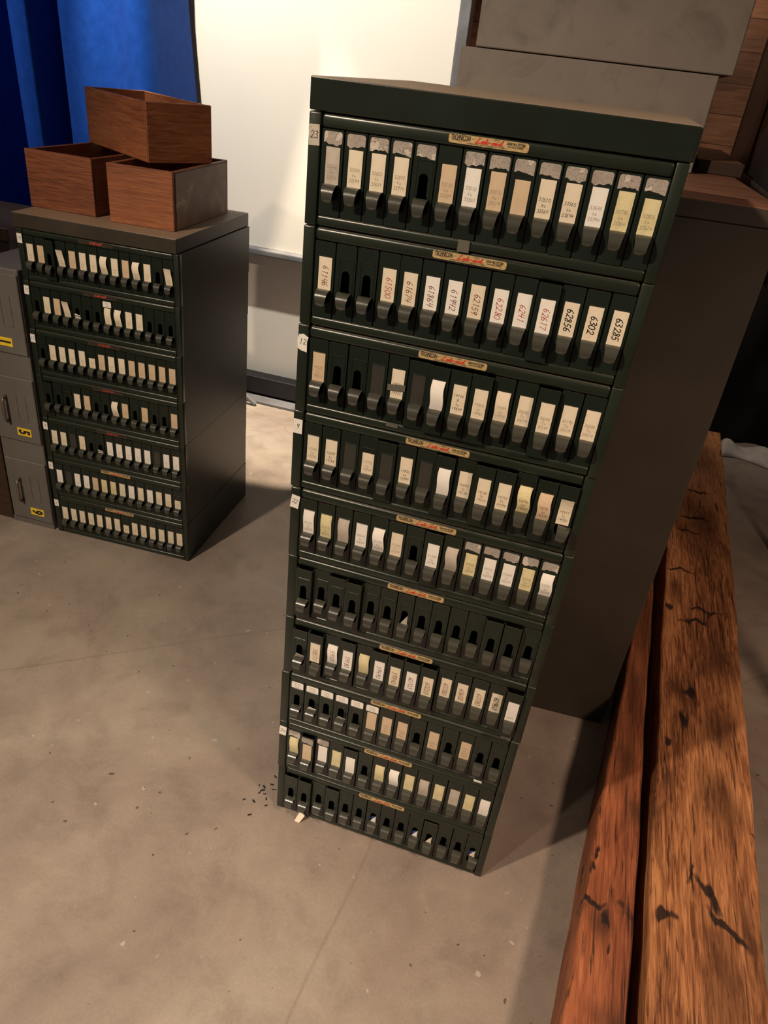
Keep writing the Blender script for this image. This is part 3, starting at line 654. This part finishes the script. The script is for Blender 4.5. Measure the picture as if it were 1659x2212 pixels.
# ------------------------------------------------------------------ grey card cabinet at far left
r = empty('card_file_cabinet', (-1.312, 0.708, 0), math.radians(2.6)); thing(r, 'narrow grey metal card cabinet left of short stack, yellow numbers 1, 5 and 9', 'file cabinet')
CWd = 0.158
b = MB(); b.box((0, 0.003, 0), (CWd, 0.46, 0.872), 0, 0.003); b.box((0.001, 0, 0), (CWd, 0.004, 0.018), 0); link('body', b.mesh('body', [GREYF]), r)
for z0, z1, num in ((0.618, 0.858, '1'), (0.322, 0.540, '5'), (0.022, 0.250, '9')):
    b = MB(); b.box((0.006, -0.003, z0), (CWd-0.001, 0.004, z1), 0, 0.002)
    x0 = 0.092; zc = z0+(z1-z0)*0.55   # embossed card holder outline
    for q in (((x0, zc-.045), (x0+.0015, zc+.045)), ((x0+.032, zc-.045), (x0+.0335, zc+.045)), ((x0, zc-.046), (x0+.0335, zc-.0445))):
        b.box((q[0][0], -0.0045, q[0][1]), (q[1][0], -0.002, q[1][1]), 0)
    d = link('drawer', b.mesh('drawer', [GREYF]), r)
    if num != '1':
        b = MB(); hz = z0+(z1-z0)*0.50
        b.tube([(0.055, -0.003, hz+.042), (0.055, -0.014, hz+.040), (0.055, -0.020, hz+.030), (0.055, -0.021, hz), (0.055, -0.020, hz-.030), (0.055, -0.014, hz-.040), (0.055, -0.003, hz-.042)], 0.0052)
        link('handle', b.mesh('handle', [HANDLE], True), d)
    b = MB(); zc = z0+0.036; b.box((0.062 if num == '1' else 0.078, -0.0042, zc-.013), (0.112 if num == '1' else 0.128, -0.0031, zc+.013), 0)
    vs, fs = font_geo(num, 0.042, 0.0018); cx = 0.087 if num == '1' else 0.103
    ymid = (max(v[1] for v in vs)+min(v[1] for v in vs))/2; xm = (max(v[0] for v in vs)+min(v[0] for v in vs))/2
    b.add([(cx+(v[1]-ymid)*1.25, -0.0046, zc-(v[0]-xm)*0.8) for v in vs], fs, 1)
    q = link('number_label', b.mesh('number_label', [INKS['y'], INKS['b']]), d); q['label'] = 'yellow label with a black %s turned sideways' % num
b = MB(); b.box((0, 0, 0), (0.24, 0.4, 0.47), 0, 0.003)
thing(link('wooden_chest', b.mesh('chest', [W_DARK]), None, (-1.557, 0.700, 0), math.radians(2.6)), 'dark brown wooden chest at the left edge beside the grey card cabinet', 'chest')
b = MB(); b.box((0, 0, 0.80), (0.9, 0.38, 0.845), 0, 0.003)
for x in (0.02, 0.83): b.box((x, 0.02, 0), (x+.05, .07, .8)); b.box((x, .31, 0), (x+.05, .36, .8))
thing(link('side_table', b.mesh('table', [W_DARK]), None, (-2.50, 1.17, 0), 0.03), 'dark brown wooden table in front of the blue curtain, behind the card cabinet', 'table')

# ------------------------------------------------------------------ whiteboard, curtain
r = empty('whiteboard', (-0.29, 2.06, 0.70)); thing(r, 'large white display board hanging above the floor between the curtain and the grey boxes', 'board')
b = MB(); b.box((-2.4, 0.0, 0.03), (0, 0.02, 2.4), 0, 0.001); link('panel', b.mesh('panel', [WHITE]), r)
b = MB(); b.box((-2.4, -0.03, 0.0), (0, 0.022, 0.03), 0, 0.008, seg=3); link('bottom_ledge', b.mesh('ledge', [RAIL]), r)
b = MB(); b.box((0.001, -0.004, 0), (0.042, 0.055, 2.4), 0, 0.003); link('edge_post', b.mesh('post', [RAIL]), r)
for x in (-0.8, -2.0):
    b = MB(); b.box((x, 0.02, 0.1), (x+.04, 0.108, 0.14)); b.box((x, 0.02, 1.8), (x+.04, 0.108, 1.84)); link('wall_bracket', b.mesh('bracket', [RAIL]), r)
b = MB(); M = Matrix.Translation((-1.075, 2.02, 0.004)) @ Matrix.Rotation(math.radians(-38), 4, 'Y')
b.box((-0.14, -0.012, 0.0), (0.055, 0.008, 0.016), 0, 0.002, M=Matrix.Translation((-1.03, 2.005, 0.0)) @ Matrix.Rotation(math.radians(33), 4, 'Y') @ Matrix.Translation((-0.055, 0, 0)))
thing(link('floor_strut', b.mesh('strut', [RAIL])), 'short grey metal strut slanting to the floor below the display board', 'strut')

def curtain():
    ctrl = [(-3.3, 1.95), (-3.0, 1.70), (-2.80, 1.95), (-2.60, 1.68), (-2.45, 1.95), (-2.30, 1.66), (-2.14, 1.60), (-2.10, 1.62), (-2.06, 1.82), (-2.00, 2.00), (-1.93, 1.96), (-1.885, 1.70), (-1.85, 1.655), (-1.80, 1.645), (-1.775, 1.67), (-1.765, 1.82), (-1.735, 1.96), (-1.70, 1.93), (-1.685, 1.72), (-1.65, 1.66), (-1.55, 1.64), (-1.45, 1.655), (-1.36, 1.635), (-1.315, 1.64), (-1.294, 1.68), (-1.300, 1.78), (-1.310, 1.88), (-1.320, 1.96), (-1.328, 2.003)]
    def cr(p0, p1, p2, p3, t): return 0.5*((2*p1)+(-p0+p2)*t+(2*p0-5*p1+4*p2-p3)*t*t+(-p0+3*p1-3*p2+p3)*t*t*t)
    pts = []
    for i in range(len(ctrl)-1):
        q = [ctrl[max(0, min(len(ctrl)-1, i+k))] for k in (-1, 0, 1, 2)]
        for k in range(8): pts.append(tuple(cr(q[0][j], q[1][j], q[2][j], q[3][j], k/8) for j in (0, 1)))
    pts.append(ctrl[-1]); n = len(pts); zs = [0.02+2.6*i/26 for i in range(27)]; vs = []
    for z in zs:
        for i, (x, y) in enumerate(pts):
            fl = 1.0+0.10*(z-1.3); sw = 0.006*math.sin(z*2.1+i*0.03)
            edge = 0.07*max(0, 1.62-z)*max(0, (i-n*0.6)/(n*0.4))**2
            vs.append((x+sw+edge+0.05*(1.5-z)*(1-(i/n)), y+0.004*math.sin(z*3), z))
    fs = [(a*n+i, a*n+i+1, (a+1)*n+i+1, (a+1)*n+i) for a in range(len(zs)-1) for i in range(n-1)]
    b = MB(); b.add(vs, fs, 0); me = b.mesh('curtain', [VELVET], True)
    o = link('curtain', me); so = o.modifiers.new('s', 'SOLIDIFY'); so.thickness = 0.003
    return o
thing(curtain(), 'blue velvet curtain hanging in deep folds behind the wooden boxes', 'curtain')

# ------------------------------------------------------------------ dark cabinet with wood top, grey boxes
a = math.radians(4.0)
r = empty('storage_cabinet', (-0.05, 0.520, 0), a*0.9); thing(r, 'tall dark metal cabinet with a reddish wooden top, behind the tall stack', 'cabinet')
b = MB(); b.box((0, 0, 0), (0.762, 1.18, 1.293), 0, 0.003); link('body', b.mesh('body', [DARKC]), r)
b = MB(); b.box((-0.002, -0.001, 1.2935), (0.762, 1.18, 1.3255), 0, 0.002); link('top_frame', b.mesh('frame', [DARKC]), r)
b = MB(); b.box((0.002, 0.002, 1.3256), (0.758, 1.178, 1.327), 0, 0); link('wooden_top', b.mesh('top', [W_TOP]), r)
b = MB(); b.box((0, 0, 0), (0.112, 0.58, 0.030), 0, 0.002); me = b.mesh('block', [W_TOP, W_ROUGH])
for p_ in me.polygons:
    if abs(p_.normal.y) > 0.7: p_.material_index = 1
thing(link('timber_slab', me, None, (0.573, 1.165, 1.3275), math.radians(1.0)), 'short reddish timber slab with a rough dark end lying on the wooden cabinet top', 'timber')
def grey_box(loc, rz, W, D, Hh, label):
    b = MB(); b.box((0, 0, 0), (W, D, Hh), 0, 0.003, seg=2)
    return thing(link('metal_box', b.mesh('metal_box', [GREY]), None, loc, rz), label, 'box')
grey_box((-0.052, 1.09, 1.3275), 0.012, 0.613, 0.46, 0.2075, 'lower grey metal box standing on the dark cabinet')
grey_box((-0.015, 1.085, 1.5365), 0.010, 0.604, 0.46, 0.42, 'upper grey metal box with rust smudges, stacked on the lower grey box')

# ------------------------------------------------------------------ black equipment case at right
r = empty('equipment_case', (0.716, 0.60, 1.185)); thing(r, 'large black case raised on legs at the right edge, beside the dark cabinet', 'case')
b = MB(); b.box((0.004, 0, 0), (0.62, 1.24, 1.2), 0, 0.004); link('body', b.mesh('body', [BLACK]), r)
b = MB(); b.box((0, 0.80, 0.14), (0.0035, 1.238, 1.19), 0, 0.001); link('side_frame', b.mesh('side_frame', [BLACKF]), r)
b = MB(); b.box((-0.003, 1.2340, 0.0), (0.003, 1.2420, 1.2), 0); q = link('edge_trim', b.mesh('edge_trim', [BRASS]), r); q['label'] = 'thin brass coloured edge strip'
b = MB(); b.box((0, 0.0, 0.13), (0.0035, 0.79, 0.139), 0, 0.001); link('side_rib', b.mesh('rib', [BLACKF]), r)
b = MB(); b.tube([(-0.003, 0.93, 0.378), (0.002, 0.93, 0.378)], 0.005, 0, 10); link('screw', b.mesh('screw', [BRASS], True), r)
for x, y in ((0.025, 0.32), (0.60, 0.02), (0.60, 1.2)):
    b = MB(); b.box((x-.012, y-.012, -1.185), (x+.012, y+.012, 0.0)); link('leg', b.mesh('leg', [BLACK]), r)
b = MB(); pts = []
for i in range(60): pts.append((0.93+i*0.05, 2.86+0.04*math.sin(i*0.9)))
n = len(pts); vs = [(x, y, z) for z in (0.005, 0.8, 1.6, 2.4) for x, y in pts]
b.add(vs, [(k*n+i, k*n+i+1, (k+1)*n+i+1, (k+1)*n+i) for k in range(3) for i in range(n-1)]); o = link('black_drape', b.mesh('drape', [DRAPE], True)); o.modifiers.new('s', 'SOLIDIFY').thickness = 0.004
thing(o, 'black drape hanging to the floor in the dark right corner', 'drape')
b = MB(); nx, ny = 26, 10; vs = []
for j in range(ny+1):
    for i in range(nx+1):
        u, v = i/nx, j/ny; x = 1.17+0.42*u; y = 2.62+0.16*v+0.03*math.sin(u*7)
        z = 0.004+max(0, math.sin(math.pi*v))*(0.045+0.02*math.sin(u*16)+0.015*math.sin(u*7+v*5))*(1 if 0 < i < nx else 0.3)
        vs.append((x, y, z))
b.add(vs, [(j*(nx+1)+i, j*(nx+1)+i+1, (j+1)*(nx+1)+i+1, (j+1)*(nx+1)+i) for j in range(ny) for i in range(nx)])
o = link('crumpled_cloth', b.mesh('cloth', [CLOTHM], True)); o.modifiers.new('s', 'SOLIDIFY').thickness = 0.003
thing(o, 'crumpled pale cloth on the floor at the foot of the black drape', 'cloth')

# ------------------------------------------------------------------ timber beams
def beam(name, xl, xr, y0, y1, h, mt, label, seed, amp=0.0016):
    """hewn timber: xl(y), xr(y) give its sides"""
    rnd = random.Random(seed); ny = 90; sec = []
    ph = [rnd.uniform(0, 6) for _ in range(6)]
    prof = []
    k = 6
    vs = []
    for j in range(ny+1):
        y = y0+(y1-y0)*j/ny; a_, c_ = xl(y), xr(y)
        w1 = amp*(math.sin(y*9+ph[0])+0.6*math.sin(y*31+ph[1])); w2 = amp*(math.sin(y*8+ph[2])+0.6*math.sin(y*27+ph[3]))
        a_ += w1; c_ += w2; t = h+amp*0.5*math.sin(y*7+ph[4]); r_ = 0.006
        ring = [(a_, 0.0), (a_+w1*.3, h*.35), (a_-w2*.3, h*.7), (a_, t-r_), (a_+r_*.4, t-r_*.35), (a_+r_, t)]
        for q in range(1, k): ring.append((a_+r_+(c_-a_-2*r_)*q/k, t+0.0012*math.sin(q*1.7+y*11+ph[5])))
        ring += [(c_-r_, t), (c_-r_*.4, t-r_*.35), (c_, t-r_), (c_, h*.5), (c_, 0.0)]
        m_ = len(ring); vs += [(p[0], y, p[1]) for p in ring]
    fs = [(j*m_+i, j*m_+(i+1) % m_, (j+1)*m_+(i+1) % m_, (j+1)*m_+i) for j in range(ny) for i in range(m_)]
    fs += [tuple(range(m_)), tuple(ny*m_+m_-1-i for i in range(m_))]
    b = MB(); b.add(vs, fs); return thing(link(name, b.mesh(name, [mt], False)), label, 'timber beam')
beam('timber_beam', lambda y: 0.800+0.042*y, lambda y: 1.013+0.047*y, -0.62, 2.55, 0.15, W_BEAMR, 'wide charred orange brown timber beam on the floor at the far right', 5)
beam('timber_beam', lambda y: 0.680+0.0875*y, lambda y: 0.779+0.036*y-0.006, -0.62, 1.45, 0.15, W_BEAML, 'narrower reddish timber beam on the floor beside the wide one', 9)

# ------------------------------------------------------------------ scraps on the floor
b = MB(); b.add([(0, 0, 0.002), (0.012, 0.0, 0.001), (0.021, 0.010, 0.018), (0.008, 0.013, 0.024)], [(0, 1, 2, 3)]); b.add([(0, 0.0004, 0.0016), (0.012, 0.0004, 0.0006), (0.021, 0.0104, 0.0176), (0.008, 0.0134, 0.0236)], [(3, 2, 1, 0)])
thing(link('paper_scrap', b.mesh('paper_scrap', [P['c']]), None, (0.054, -0.022, 0)), 'torn cream paper scrap leaning on the bottom unit of the tall stack', 'paper scrap')
rnd = random.Random(4); b = MB()
for i in range(14):
    x, y = -0.02-abs(rnd.gauss(0, .03)), 0.02+rnd.gauss(0, .04); s_ = rnd.uniform(.0015, .005); an = rnd.uniform(0, 3)
    M = Matrix.Translation((x, y, 0.0005)) @ Matrix.Rotation(an, 4, 'Z'); b.box((-s_, -s_*.4, 0), (s_, s_*.4, 0.001), 0, 0, M)
o = thing(link('dark_flakes', b.mesh('flakes', [BLACK])), 'small dark flakes of debris on the floor left of the tall stack', 'debris'); o['kind'] = 'stuff'
